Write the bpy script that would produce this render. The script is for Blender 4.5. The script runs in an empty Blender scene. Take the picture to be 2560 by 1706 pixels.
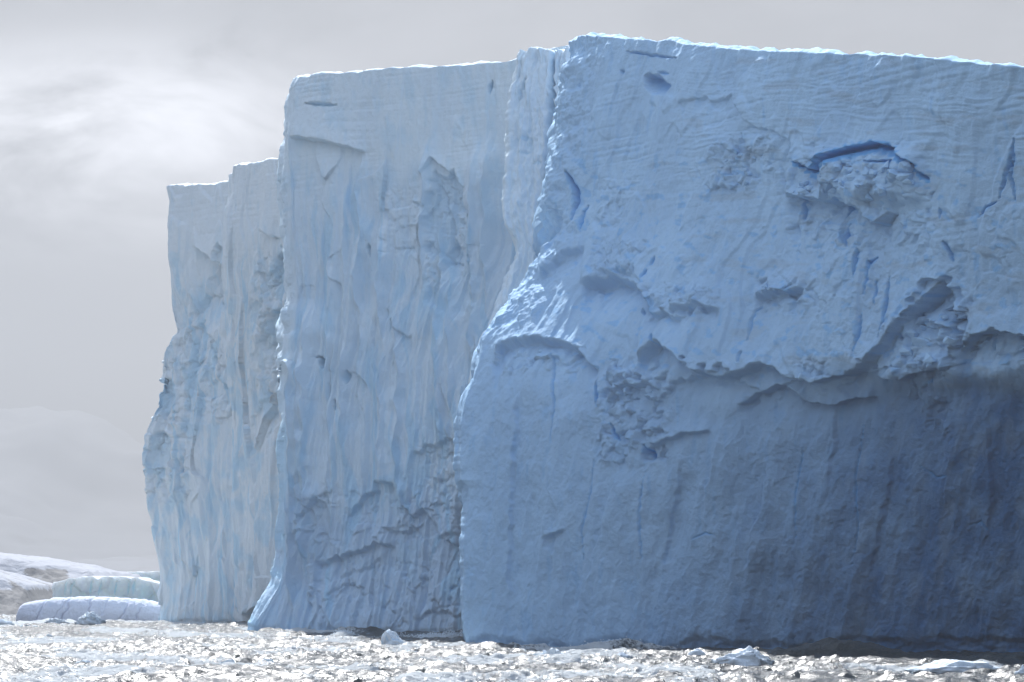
import bpy, math, random
import numpy as np

# ------------------------------------------------------------------ camera
F_PX, CX, HOR, CAM_H = 7111.0, 1280.0, 1480.0, 4.5     # photograph pixels, camera height in metres
scene = bpy.context.scene
COL = scene.collection
cam_data = bpy.data.cameras.new('camera')
cam = bpy.data.objects.new('camera', cam_data)
COL.objects.link(cam)
cam.location = (0, 0, CAM_H)
cam.rotation_euler = (math.radians(90), 0, 0)
cam_data.sensor_width = 36.0
cam_data.lens = 36.0 * F_PX / 2560.0
cam_data.shift_y = (HOR - 853.0) / 2560.0
cam_data.clip_start = 1.0
cam_data.clip_end = 30000.0
scene.camera = cam

# ------------------------------------------------------------------ light
SUN_EL, SUN_AZ = math.radians(43), math.radians(10)     # sun behind the berg, to the left
sun_dir = (-math.sin(SUN_AZ) * math.cos(SUN_EL), math.cos(SUN_AZ) * math.cos(SUN_EL), math.sin(SUN_EL))
sd = bpy.data.lights.new('sun', 'SUN')
sd.energy = 5.0
sd.angle = math.radians(0.6)
sd.color = (1.0, 0.99, 0.975)
sun = bpy.data.objects.new('sun', sd)
COL.objects.link(sun)
from mathutils import Vector
sun.rotation_euler = Vector(sun_dir).to_track_quat('Z', 'Y').to_euler()

world = bpy.data.worlds.new('World')
scene.world = world
world.cycles.sampling_method = 'MANUAL'
world.cycles.sample_map_resolution = 512
world.use_nodes = True
wt = world.node_tree
for n in list(wt.nodes):
    wt.nodes.remove(n)
def N(tree, kind, loc=None, **kw):
    n = tree.nodes.new(kind)
    for k, v in kw.items():
        setattr(n, k, v)
    return n
def L(tree, a, b):
    tree.links.new(a, b)
def mathn(tree, op, a, b=None, c=None, clamp=False):
    n = tree.nodes.new('ShaderNodeMath'); n.operation = op; n.use_clamp = clamp
    for i, v in enumerate((a, b, c)):
        if v is None: continue
        if isinstance(v, (int, float)): n.inputs[i].default_value = v
        else: tree.links.new(v, n.inputs[i])
    return n.outputs[0]
def mixc(tree, fac, a, b, blend='MIX'):
    n = tree.nodes.new('ShaderNodeMix'); n.data_type = 'RGBA'; n.blend_type = blend
    for sock, v in ((n.inputs[0], fac), (n.inputs[6], a), (n.inputs[7], b)):
        if isinstance(v, (int, float)): sock.default_value = v
        elif isinstance(v, tuple): sock.default_value = (*v[:3], 1)
        else: tree.links.new(v, sock)
    return n.outputs[2]
def maprange(tree, v, a, b, c, d, smooth=True):
    n = tree.nodes.new('ShaderNodeMapRange'); n.clamp = True
    if smooth: n.interpolation_type = 'SMOOTHSTEP'
    tree.links.new(v, n.inputs[0])
    for i, q in enumerate((a, b, c, d)): n.inputs[i + 1].default_value = q
    return n.outputs[0]
def noise(tree, vec, scale, detail=5, rough=0.5, dist=0.0):
    n = tree.nodes.new('ShaderNodeTexNoise')
    n.inputs['Scale'].default_value = scale; n.inputs['Detail'].default_value = detail
    n.inputs['Roughness'].default_value = rough; n.inputs['Distortion'].default_value = dist
    if vec is not None: tree.links.new(vec, n.inputs['Vector'])
    return n.outputs['Fac']
def mapping(tree, vec, scale=(1, 1, 1), loc=(0, 0, 0), rot=(0, 0, 0)):
    n = tree.nodes.new('ShaderNodeMapping')
    n.inputs['Scale'].default_value = scale; n.inputs['Location'].default_value = loc; n.inputs['Rotation'].default_value = rot
    tree.links.new(vec, n.inputs['Vector'])
    return n.outputs[0]

SKY_OFF = (0.15, 0.0, 0.4)
wo = N(wt, 'ShaderNodeOutputWorld')
bgn = N(wt, 'ShaderNodeBackground')
sky = N(wt, 'ShaderNodeTexSky', sky_type='NISHITA')
sky.sun_disc = False
sky.sun_elevation = SUN_EL
sky.sun_rotation = -SUN_AZ
sky.air_density = 1.0
sky.dust_density = 0.6
tc = N(wt, 'ShaderNodeTexCoord')
sep = N(wt, 'ShaderNodeSeparateXYZ'); L(wt, tc.outputs['Generated'], sep.inputs[0])
# cloud deck: broken above, closing to a grey veil low over the sea
gen = tc.outputs['Generated']
cl1 = noise(wt, mapping(wt, gen, (1, 1, 2.0), SKY_OFF), 13.0, 7, 0.58, 0.4)           # puffs
cl2 = noise(wt, mapping(wt, gen, (1, 1, 4.0), (0.37, 1.1, 0.2)), 4.0, 4, 0.5, 0.3)    # long banks
dens = mathn(wt, 'ADD', mathn(wt, 'MULTIPLY', cl1, 0.5), mathn(wt, 'MULTIPLY', cl2, 0.5))
low = maprange(wt, sep.outputs['Z'], 0.22, 0.70, 1.0, 0.0)
cover = mathn(wt, 'MAXIMUM', low, maprange(wt, dens, 0.42, 0.60, 0.0, 0.6))
bright = maprange(wt, dens, 0.36, 0.64, 2.6, 4.3)
def bank(az, el, wide, flat, size):
    """soft direction-space shape of one cloud bank, frayed by the puff noise"""
    a_, e_ = math.radians(az), math.radians(el)
    c_ = (math.sin(a_) * math.cos(e_), math.cos(a_) * math.cos(e_), math.sin(e_))
    v_ = N(wt, 'ShaderNodeVectorMath', operation='SUBTRACT'); L(wt, gen, v_.inputs[0]); v_.inputs[1].default_value = c_
    m_ = mapping(wt, v_.outputs[0], (wide, wide, flat))
    l_ = N(wt, 'ShaderNodeVectorMath', operation='LENGTH'); L(wt, m_, l_.inputs[0])
    r_ = mathn(wt, 'ADD', l_.outputs['Value'], mathn(wt, 'MULTIPLY', mathn(wt, 'SUBTRACT', cl1, .5), .55 * size))
    return maprange(wt, r_, 0.0, size, 1.0, 0.0)
lit = mathn(wt, 'MULTIPLY', bank(-8.0, 8.9, 1.0, 2.6, .13), mathn(wt, 'MAXIMUM', 1.2, mathn(wt, 'MULTIPLY', mathn(wt, 'SUBTRACT', cl1, .36), 78.0)))   # sunlit gap on the left
dark = bank(-10.5, 13.4, .55, 2.2, .085)                                                                                # grey bank above it
bright = mathn(wt, 'SUBTRACT', mathn(wt, 'ADD', bright, lit), mathn(wt, 'MULTIPLY', dark, 2.2))
up = maprange(wt, sep.outputs['Z'], 0.2, 1.0, 1.0, 6.2, False)     # an overcast vault is brighter overhead
tint = mixc(wt, maprange(wt, sep.outputs['Z'], .22, .65, 0, 1), (0.965, 0.975, 1.035), (0.75, 0.955, 1.30))   # thin cloud with blue above it overhead
cloud = mixc(wt, 1.0, tint, mathn(wt, 'MULTIPLY', bright, up), 'MULTIPLY')
skycol = mixc(wt, cover, sky.outputs[0], cloud)
L(wt, skycol, bgn.inputs[0])
bgn.inputs[1].default_value = 0.066
L(wt, bgn.outputs[0], wo.inputs[0])

vs = scene.view_settings
vs.view_transform = 'Standard'; vs.look = 'None'; vs.gamma = 1.0; vs.use_curve_mapping = False
vs.exposure = 0.92
scene.cycles.volume_bounces = 0
scene.cycles.max_bounces = 5
scene.cycles.diffuse_bounces = 3
scene.cycles.caustics_reflective = False
scene.cycles.caustics_refractive = False

# ------------------------------------------------------------------ numeric noise
def _hash(ix, iy, seed):
    n = (ix.astype(np.int64) * 374761393 + iy.astype(np.int64) * 668265263 + seed * 974634777).astype(np.uint32)
    n = (n ^ (n >> np.uint32(13))) * np.uint32(1274126177)
    n = (n ^ (n >> np.uint32(15))) * np.uint32(2246822519)
    n = n ^ (n >> np.uint32(16))
    return n.astype(np.float32) * np.float32(1 / 4294967296.0)
def gn(x, y, seed=0):
    x = np.asarray(x, np.float32); y = np.asarray(y, np.float32)
    x0 = np.floor(x); y0 = np.floor(y); fx = x - x0; fy = y - y0
    ux = fx * fx * fx * (fx * (fx * 6 - 15) + 10); uy = fy * fy * fy * (fy * (fy * 6 - 15) + 10)
    def g(dx, dy):
        a = _hash(x0 + dx, y0 + dy, seed) * np.float32(6.2831853)
        return np.cos(a) * (fx - dx) + np.sin(a) * (fy - dy)
    a = g(0, 0) + ux * (g(1, 0) - g(0, 0)); b = g(0, 1) + ux * (g(1, 1) - g(0, 1))
    return (a + uy * (b - a)) * 1.45
def fbm(x, y, octv=4, seed=0, gain=0.5):
    t = 0; a = 1.0; s = 0
    for o in range(octv):
        t = t + a * gn(x * 2 ** o + o * 17.3, y * 2 ** o - o * 9.1, seed + o * 31); s += a; a *= gain
    return t / s * 1.3
def ridged(x, y, octv=3, seed=0, gain=0.5):
    t = 0; a = 1.0; s = 0
    for o in range(octv):
        t = t + a * (1 - np.abs(gn(x * 2 ** o + 3.7 * o, y * 2 ** o, seed + 13 * o)) * 1.6); s += a; a *= gain
    return t / s
def facets(x, y, seed=0):
    """nearest-seed planar tilts: broken, chipped ice. Returns (offset, distance to the joint)."""
    x0 = np.floor(x); y0 = np.floor(y)
    d1 = np.full(np.shape(x), 9., np.float32); d2 = d1.copy(); off = np.zeros(np.shape(x), np.float32)
    for i in (-1, 0, 1):
        for j in (-1, 0, 1):
            cx = x0 + i + _hash(x0 + i, y0 + j, seed); cy = y0 + j + _hash(x0 + i, y0 + j, seed + 1)
            dx = x - cx; dy = y - cy; d = np.hypot(dx, dy)
            o = (_hash(x0 + i, y0 + j, seed + 2) - .5) * 1.2 + dx * (_hash(x0 + i, y0 + j, seed + 3) - .5) * 1.6 + dy * (_hash(x0 + i, y0 + j, seed + 4) - .5) * 1.6
            near = d < d1
            d2 = np.where(near, d1, np.minimum(d2, d)); off = np.where(near, o, off); d1 = np.where(near, d, d1)
    return off, d2 - d1
def ss(a, b, x):
    t = np.clip((x - a) / (b - a), 0, 1); return t * t * (3 - 2 * t)
def spall(f, k, sharp=0.8):
    """turns smooth noise into sheets with sharp broken edges."""
    q = f * k; b = np.floor(q); return (b + ss(sharp, 1.0, q - b)) / k
def bell(x, c, w):
    return np.exp(-((x - c) / w) ** 2)
def box(X, Y, x0, x1, y0, y1, e=25.):
    return ss(x0 - e, x0 + e, X) * (1 - ss(x1 - e, x1 + e, X)) * ss(y0 - e, y0 + e, Y) * (1 - ss(y1 - e, y1 + e, Y))

def lip(X, Y, pts, amp, up, rec, down, jag=5., e=14., seed=5, soft=2.5):
    """a broken edge that sticks out above the line and is cut back below it (photo pixels for the outline, metres for the depth)."""
    pts = np.array(pts, float)
    R = max(abs(amp) > 0 and 4 * up, 4 * down)
    m = (X > pts[0, 0] - 2 * e) & (X < pts[-1, 0] + 2 * e) & (Y > pts[:, 1].min() - R) & (Y < pts[:, 1].max() + R)
    out = np.zeros(X.shape, np.float32); X, Y = X[m], Y[m]
    f = np.interp(X, pts[:, 0], pts[:, 1]) + jag * fbm(X / 26., Y / 60., 3, seed) * 1.6
    s = f - Y
    w = ss(pts[0, 0] - e, pts[0, 0] + e, X) * (1 - ss(pts[-1, 0] - e, pts[-1, 0] + e, X))
    k = ss(-soft, soft, s)
    out[m] = w * (k * amp * np.exp(-np.maximum(s, 0) / up) - (1 - k) * rec * np.exp(-np.maximum(-s, 0) / down))
    return out
def crack(X, Y, pts, width, jag=3., seed=9):
    """0..1 mask of a slit along a polyline, tapering to its ends."""
    pts = np.array(pts, float)
    seg = np.hypot(*np.diff(pts, axis=0).T); tot = seg.sum(); acc = 0
    m = (X > pts[:, 0].min() - 40) & (X < pts[:, 0].max() + 40) & (Y > pts[:, 1].min() - 40) & (Y < pts[:, 1].max() + 40)
    r = np.zeros(X.shape, np.float32); X, Y = X[m], Y[m]
    xs = X + jag * gn(X / 11., Y / 15., seed); ys = Y + jag * gn(X / 13., Y / 11., seed + 1); out = np.full(xs.shape, 0.)
    for i in range(len(pts) - 1):
        a, b = pts[i], pts[i + 1]; v = b - a
        t = np.clip(((xs - a[0]) * v[0] + (ys - a[1]) * v[1]) / (v @ v), 0, 1)
        d = np.hypot(xs - a[0] - t * v[0], ys - a[1] - t * v[1])
        u = (acc + t * seg[i]) / tot
        ww = width * (0.25 + 0.75 * np.sin(np.pi * np.clip(u, .02, .98)))
        out = np.maximum(out, 1 - ss(0.45 * ww, ww, d)); acc += seg[i]
    r[m] = out
    return r
def scoop(X, Y, cx, cy, rx, ry, rot=0., seed=3, wob=.42):
    """conchoidal hollow: sharp overhanging upper rim, running out flat below. 0..1"""
    c, s = math.cos(rot), math.sin(rot); R = 1.5 * max(rx, ry)
    m = (np.abs(X - cx) < R) & (np.abs(Y - cy) < R)
    out = np.zeros(X.shape, np.float32); X, Y = X[m], Y[m]
    x = ((X - cx) * c + (Y - cy) * s) / rx; y = (-(X - cx) * s + (Y - cy) * c) / ry
    r = np.hypot(x, y) * (1 + wob * fbm(X / 40., Y / 40., 3, seed))
    ins = 1 - ss(.93, 1.03, r)
    out[m] = ins * np.clip(0.62 - 0.55 * y - 0.25 * r * r, 0, 1.2)
    return out

def P2W(px, py, D):
    return ((px - CX) / F_PX * D, D, CAM_H + (HOR - py) / F_PX * D)

# ------------------------------------------------------------------ object helpers
def tag(o, label=None, cat=None, group=None, kind=None):
    for k, v in (('label', label), ('category', cat), ('group', group), ('kind', kind)):
        if v: o[k] = v
    return o
def link(name, data, parent=None, mat=None, loc=(0, 0, 0)):
    o = bpy.data.objects.new(name, data); COL.objects.link(o); o.location = loc
    if parent: o.parent = parent
    if mat and not data.materials: data.materials.append(mat)
    return o
def empty(name, loc, label, cat, group=None):
    o = bpy.data.objects.new(name, None); COL.objects.link(o); o.location = loc
    return tag(o, label, cat, group)
def grid_mesh(name, V, attrs=None, origin=(0, 0, 0), flip=False, close=False):
    """V: (rows, cols, 3) -> one quad mesh."""
    r, c, _ = V.shape
    me = bpy.data.meshes.new(name)
    v = (V.reshape(-1, 3) - np.array(origin)).astype(np.float32)
    idx = np.arange(r * c, dtype=np.int32).reshape(r, c)
    a, b, d, e = idx[:-1, :-1], idx[:-1, 1:], idx[1:, 1:], idx[1:, :-1]
    q = np.stack([a, b, d, e] if not flip else [a, e, d, b], -1).reshape(-1, 4)
    if close:
        a, b, d, e = idx[:-1, -1], idx[:-1, 0], idx[1:, 0], idx[1:, -1]
        q = np.concatenate([q, np.stack([a, b, d, e] if not flip else [a, e, d, b], -1).reshape(-1, 4)])
    me.vertices.add(len(v)); me.vertices.foreach_set('co', v.ravel())
    me.loops.add(q.size); me.loops.foreach_set('vertex_index', q.astype(np.int32).ravel())
    me.polygons.add(len(q)); me.polygons.foreach_set('loop_start', np.arange(0, q.size, 4, dtype=np.int32))
    me.polygons.foreach_set('use_smooth', np.ones(len(q), bool))
    me.update(calc_edges=True)
    for k, val in (attrs or {}).items():
        at = me.attributes.new(k, 'FLOAT', 'POINT'); at.data.foreach_set('value', np.ascontiguousarray(val, np.float32).ravel())
    return me

# ------------------------------------------------------------------ materials
def principled(name):
    m = bpy.data.materials.new(name); m.use_nodes = True; t = m.node_tree
    b = t.nodes['Principled BSDF']
    return m, t, b
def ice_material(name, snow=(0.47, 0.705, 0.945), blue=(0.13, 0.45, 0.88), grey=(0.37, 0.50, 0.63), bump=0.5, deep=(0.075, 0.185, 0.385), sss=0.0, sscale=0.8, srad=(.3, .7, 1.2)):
    m, t, b = principled(name)
    g = N(t, 'ShaderNodeNewGeometry').outputs['Position']
    A = lambda k: N(t, 'ShaderNodeAttribute', attribute_name=k).outputs['Fac']
    n1 = noise(t, mapping(t, g, (1, 1, .55)), 0.16, 6, 0.55, 0.4)
    c = mixc(t, maprange(t, n1, .35, .68, 0, .26), snow, tuple(.5 * (p + q) for p, q in zip(snow, deep)))                    # bands of clearer, denser ice
    n2 = noise(t, mapping(t, g, (1, 1, .3)), 0.9, 5, 0.6)
    c = mixc(t, maprange(t, n2, .52, .75, 0, .28), c, blue)
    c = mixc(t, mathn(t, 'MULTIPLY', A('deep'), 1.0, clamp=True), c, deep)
    c = mixc(t, mathn(t, 'MULTIPLY', A('grey'), 1.0, clamp=True), c, grey)
    c = mixc(t, mathn(t, 'MULTIPLY', A('blue'), 1.0, clamp=True), c, blue)
    L(t, c, b.inputs['Base Color'])
    b.inputs['Roughness'].default_value = 0.72
    b.inputs['Specular IOR Level'].default_value = 0.15
    b.inputs['IOR'].default_value = 1.31
    if sss:
        b.inputs['Subsurface Weight'].default_value = sss
        b.inputs['Subsurface Radius'].default_value = srad
        b.inputs['Subsurface Scale'].default_value = sscale
    f1 = noise(t, mapping(t, g, (1, 1, .8)), 2.2, 6, 0.62, 0.2)
    f2 = noise(t, g, 9.0, 3, 0.6)
    h = mathn(t, 'ADD', f1, mathn(t, 'MULTIPLY', f2, .25))
    bp = N(t, 'ShaderNodeBump'); bp.inputs['Strength'].default_value = bump; bp.inputs['Distance'].default_value = 0.34
    L(t, h, bp.inputs['Height']); L(t, bp.outputs[0], b.inputs['Normal'])
    return m
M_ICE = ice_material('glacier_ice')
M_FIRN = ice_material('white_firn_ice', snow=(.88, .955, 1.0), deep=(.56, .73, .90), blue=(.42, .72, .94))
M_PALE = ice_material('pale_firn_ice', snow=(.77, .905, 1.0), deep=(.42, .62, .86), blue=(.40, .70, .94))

# ------------------------------------------------------------------ cliff builder
def cliff(left, DL, right, DR, top, nu, nv, ret, capdir, disp, ext=None, z0=-3.0, bow=0.0, seed=1, smooth=10, rim=.42, caplen=70., soften=260., notch=2.5):
    """One wall of the berg. left/right: edge outlines [(row, column)], DL/DR: their distances [(row, m)],
    top: rim outline [(column, row)]. Returns grid, attributes, and the projected surface for look-ups."""
    asf = lambda v: (lambda y: np.interp(y, *np.array(sorted(v)).T)) if isinstance(v, list) else (lambda y: np.full(np.shape(y), float(v)))
    fl, fdl, fr, fdr = asf(left), asf(DL), asf(right), asf(DR)
    topx, topy = np.array(top, float).T
    ftop = lambda px: np.interp(px, topx, topy)
    t = np.linspace(0, 1, nu)
    yl, yr = min(topy), min(topy)
    pL = fl(topy[0]); pR = fr(topy[-1])
    dL, dR = fdl(topy[0]), fdr(topy[-1])
    xL, xR = (pL - CX) / F_PX * dL, (pR - CX) / F_PX * dR
    X0 = xL + (xR - xL) * t; D0 = dL + (dR - dL) * t
    px0 = CX + F_PX * X0 / D0
    jag = 4.5 * fbm(px0 / 34., px0 * 0 + seed, 4, seed) + 3.0 * fbm(px0 / 8., px0 * 0 + seed, 2, seed + 2)
    zt = CAM_H + (HOR - ftop(px0) - jag) / F_PX * D0 - .8 * rim
    w = np.linspace(0, 1, nv)[:, None]
    z = z0 + (zt - z0)[None, :] * w
    def edge(fpx, fd, d0):
        D = np.full(z.shape, float(d0))
        for _ in range(3):
            py = HOR - (z - CAM_H) / D * F_PX; D = fd(py)
        return (fpx(py) - CX) / F_PX * D, D
    XL, DLz = edge(fl, fdl, dL); XR, DRz = edge(fr, fdr, dR)
    yy = np.arange(-400., 2200., 4.); ker = np.hanning(2 * int(soften / 4) + 1); ker /= ker.sum()
    ys_ = np.convolve(np.pad(fl(yy), len(ker) // 2, 'edge'), ker, 'valid')
    XS, _ = edge(lambda y: np.interp(y, yy, ys_), fdl, dL)                            # the edge without its notches
    span = np.hypot(xR - xL, dR - dL)
    XL = XS + (XL - XS) * np.exp(-(t * span / notch) ** 2)                            # notches stay near the corner
    Xb = XL + (XR - XL) * t; Db = DLz + (DRz - DLz) * t + bow * np.sin(np.pi * t)
    P = np.stack([Xb, Db, z], -1)
    # side that runs back from the left corner
    r = np.concatenate([np.linspace(0, 1, 46)[1:] ** 2 * 14, [18, 24, 32, 44, 60]])[::-1]
    rd = np.array([ret[0], ret[1], 0.]) / math.hypot(*ret)
    Pret = P[:, :1] + r[None, :, None] * rd
    P = np.concatenate([Pret, P], 1)
    if ext:
        e = []
        for k, (ex, ey) in enumerate(ext):
            q = P[:, -1:].copy(); q[..., 0] += ex; q[..., 1] += ey; e.append(q)
        P = np.concatenate([P] + e, 1)
    for _ in range(smooth):
        P[:, 1:-1] = P[:, 1:-1] * .5 + (P[:, :-2] + P[:, 2:]) * .25
    mid = P[nv // 2]
    sarc = np.concatenate([[0], np.cumsum(np.hypot(np.diff(mid[:, 0]), np.diff(mid[:, 1])))])
    S = np.broadcast_to(sarc, P.shape[:2]); Z = P[..., 2]
    PX = CX + F_PX * P[..., 0] / P[..., 1]; PY = HOR - (Z - CAM_H) / P[..., 1] * F_PX
    du = np.gradient(P, axis=1); dv = np.gradient(P, axis=0)
    n = np.cross(du, dv); n /= np.linalg.norm(n, axis=-1, keepdims=True) + 1e-9
    for _ in range(6):
        n[:, 1:-1] = n[:, 1:-1] * .5 + (n[:, :-2] + n[:, 2:]) * .25
    n /= np.linalg.norm(n, axis=-1, keepdims=True) + 1e-9
    ctop = np.broadcast_to(Z[-1], Z.shape)
    d, at = disp(S, Z, PX, PY, ctop - Z)
    wet = .75 + .9 * fbm(S / 5., S * 0 + seed, 4, seed + 50)
    side = np.zeros(Z.shape); side[:, :len(r)] = (1 - np.exp(-r / 2.5))[None, :]
    d = d + side * (.9 * fbm(S / 5., Z / 11., 4, seed + 60) + .35 * spall(fbm(S / 3., Z / 4., 3, seed + 61), 4))   # the sunny side is broken too
    foot = 1 - ss(wet - .7, wet, Z)                                                  # notch and wet band where the swell works
    d = d - .28 * foot * (1 + .5 * fbm(S / 1.5, Z / .6, 2, seed + 51))
    at['deep'] = np.clip(at.get('deep', 0 * Z) + .16 * foot, 0, 1)
    P = P + n * d[..., None]
    # snow plateau running back from the rim
    cd = np.array([capdir[0], capdir[1], 0.]) / math.hypot(*capdir)
    caps = []
    for o in [v for v in (.12, .3, .55, .9, 1.4, 2.2, 3.5, 6, 11, 20, 36) if v < caplen] + [caplen]:
        q = P[-1] + cd * o
        q[:, 2] += rim * (1 - math.exp(-o / .5)) * np.clip(.75 + 1.3 * fbm(sarc / 2.2 + 9, sarc * 0 + o * .3, 4, seed + 40), .0, 2.2) - .012 * o
        caps.append(q)
    q = caps[-1] + cd * 2; q[:, 2] = -3; caps.append(q)
    G = np.concatenate([P, np.array(caps)], 0)
    pad = len(caps)
    A = {k: np.concatenate([v, np.zeros((pad, v.shape[1]))], 0) for k, v in at.items()}
    for k in ('blue', 'grey', 'deep'):
        A.setdefault(k, np.zeros(G.shape[:2]))
    look = (CX + F_PX * P[..., 0] / P[..., 1], HOR - (P[..., 2] - CAM_H) / P[..., 1] * F_PX, P, n)
    return G, A, look

# base relief that all the walls share
def relief(S, Z, below, seed, flute=1.0, strata_h=14., big=1.0, vs=1.0, bed=1.0):
    wz = Z + 0.55 * fbm(S / 30., Z / 22., 2, seed + 3)                                # warped layer height
    up = 1 - ss(strata_h * .6, strata_h * 1.2, below + 5.0 * fbm(S / 9., Z / 18., 3, seed + 4))
    d = big * 0.9 * fbm(S / 16., Z / (22. * vs), 4, seed)
    d = d + big * 0.7 * spall(fbm(S / 9. + 4, Z / (12. * vs), 3, seed + 7), 3.0)
    # bedding in the firn: thin uneven ledges
    pat = ss(-.35, .45, fbm(S / 10., Z / 4., 3, seed + 14))
    led = -.10 * np.clip(ridged(S / 55., wz / 1.15, 1, seed + 11) - .62, 0, 1) / .38 - .06 * np.clip(ridged(S / 34., wz / .5, 1, seed + 12) - .55, 0, 1) / .45 + .035 * gn(S / 20., wz / .2, seed + 13)
    d = d + bed * up * (led * .55 * (.15 + 1.0 * pat) + .05 * fbm(S / .7, Z / 1.8, 2, seed + 15))
    # flutes and spalled sheets in the hard ice beneath
    ws = S + 1.2 * fbm(S / 7., Z / 14., 3, seed + 21)
    fl = .55 * ridged(ws / 4.6, Z / 36., 2, seed + 22) + .30 * ridged(ws / 1.6, Z / 22., 2, seed + 23) + .16 * spall(fbm(ws / 2.2, Z / 12., 2, seed + 24), 4)
    d = d + (1 - .8 * up) * flute * (fl - .5)
    d = d + .04 * fbm(S / .7, Z / .9, 2, seed + 30)
    return d, up

# ------------------------------------------------------------------ front wall
def crushed(X, Y, S, Z, box_, seed, cell=1.0, amp=.5):
    k = (X > box_[0] - 30) & (X < box_[1] + 30) & (Y > box_[2] - 30) & (Y < box_[3] + 30)
    out = np.zeros(X.shape, np.float32); jo = out.copy(); X, Y, S, Z = X[k], Y[k], S[k], Z[k]
    m = box(X, Y, *box_, e=22.) * ss(-.25, .25, fbm(X / 45., Y / 45., 3, seed + 5) + .15)
    o1, e1 = facets(S / cell + .35 * gn(S * 1.3, Z * 1.3, seed + 20), Z / cell, seed); o2, e2 = facets(S / (cell * .42), Z / (cell * .42), seed + 9)
    joint = 1 - ss(.0, .12, e1)
    out[k] = m * (amp * o1 + amp * .45 * o2 - .35 * amp * joint); jo[k] = m * joint
    return out, jo

FRONT_LEFT = [(60, 1452), (95, 1448), (150, 1440), (160, 1418), (172, 1413), (200, 1421), (240, 1402), (262, 1404), (330, 1400), (352, 1390), (400, 1380),
              (440, 1364), (480, 1356), (510, 1352), (530, 1358), (555, 1383), (577, 1398), (592, 1392), (620, 1360), (660, 1330), (690, 1324), (720, 1300),
              (760, 1278), (800, 1240), (850, 1207), (900, 1192), (950, 1176), (1000, 1157), (1060, 1143), (1130, 1140), (1185, 1147), (1200, 1146), (1213, 1154), (1222, 1162),
              (1250, 1166), (1300, 1160), (1400, 1160), (1500, 1158), (1560, 1160), (1615, 1168), (1700, 1174)]
CRACKS_F = [  # (polyline, width px, depth m)
    ([(1414, 430), (1426, 452), (1437, 470), (1440, 500), (1434, 530), (1430, 548)], 9, 2.2), ([(1462, 512), (1452, 545), (1450, 575)], 5, .9),
    ([(1985, 488), (1988, 515), (1992, 545)], 4, 1.2), ([(2087, 500), (2086, 542)], 4, 1.2), ([(2100, 556), (2098, 580), (2108, 612)], 8, 1.5),
    ([(2136, 618), (2134, 650), (2131, 688)], 5, 1.6), ([(2160, 645), (2162, 690), (2156, 735)], 3.5, 1), ([(2214, 690), (2216, 740), (2213, 800), (2205, 845)], 4, 1.3),
    ([(2150, 780), (2150, 830), (2143, 880)], 3.5, 1.1), ([(2180, 700), (2185, 760)], 3.5, 1.), ([(2180, 640), (2165, 655), (2162, 680)], 4, 1.), ([(2356, 602), (2366, 625), (2374, 655)], 5, 1.4),
    ([(2532, 346), (2528, 385), (2514, 440), (2498, 495)], 5.5, 2.), ([(2533, 350), (2534, 400), (2526, 440), (2538, 500)], 4, 1.4),
    ([(2170, 403), (2240, 405), (2243, 430), (2238, 450)], 4, 1.), ([(2345, 520), (2345, 545)], 4, 1.), ([(2440, 545), (2460, 520), (2490, 505)], 4, .9),
    ([(1378, 868), (1380, 940), (1384, 1010), (1378, 1110)], 3, .4), ([(1480, 945), (1484, 980), (1490, 1015)], 5, 1.4), ([(1525, 1060), (1535, 1085), (1548, 1100)], 6, 1.3),
    ([(1605, 1112), (1612, 1128), (1622, 1152)], 6, 1.2), ([(1620, 678), (1612, 700)], 5, 1.), ([(1642, 645), (1632, 665)], 5, 1.), ([(1600, 770), (1608, 785)], 5, .8), ([(1635, 840), (1640, 858)], 6, 1.),
    ([(1570, 130), (1640, 138), (1690, 146)], 3.5, .8), ([(1556, 178), (1564, 183)], 6, .8), ([(1640, 178), (1670, 185)], 4, .6),
    ([(1890, 760), (1876, 790), (1866, 850)], 4, .5), ([(1860, 880), (1858, 910)], 4, .6), ([(2235, 838), (2238, 846)], 7, 1.6), ([(2302, 955), (2308, 966)], 6, 1.2),
    ([(2462, 850), (2464, 880)], 4, .8), ([(2122, 1075), (2112, 1200), (2124, 1330), (2110, 1420)], 2.6, .35), ([(1610, 1190), (1596, 1300), (1602, 1410)], 2.6, .35), ([(1985, 1120), (1968, 1240), (1974, 1350)], 2.6, .3), ([(1480, 1150), (1474, 1230), (1452, 1330), (1458, 1400)], 2.6, .35), ([(2270, 1180), (2310, 1210), (2345, 1200)], 3, .35), ([(2400, 1330), (2425, 1322), (2440, 1345)], 3, .4), ([(1720, 1350), (1750, 1335), (1775, 1340)], 3, .35),
]
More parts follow.
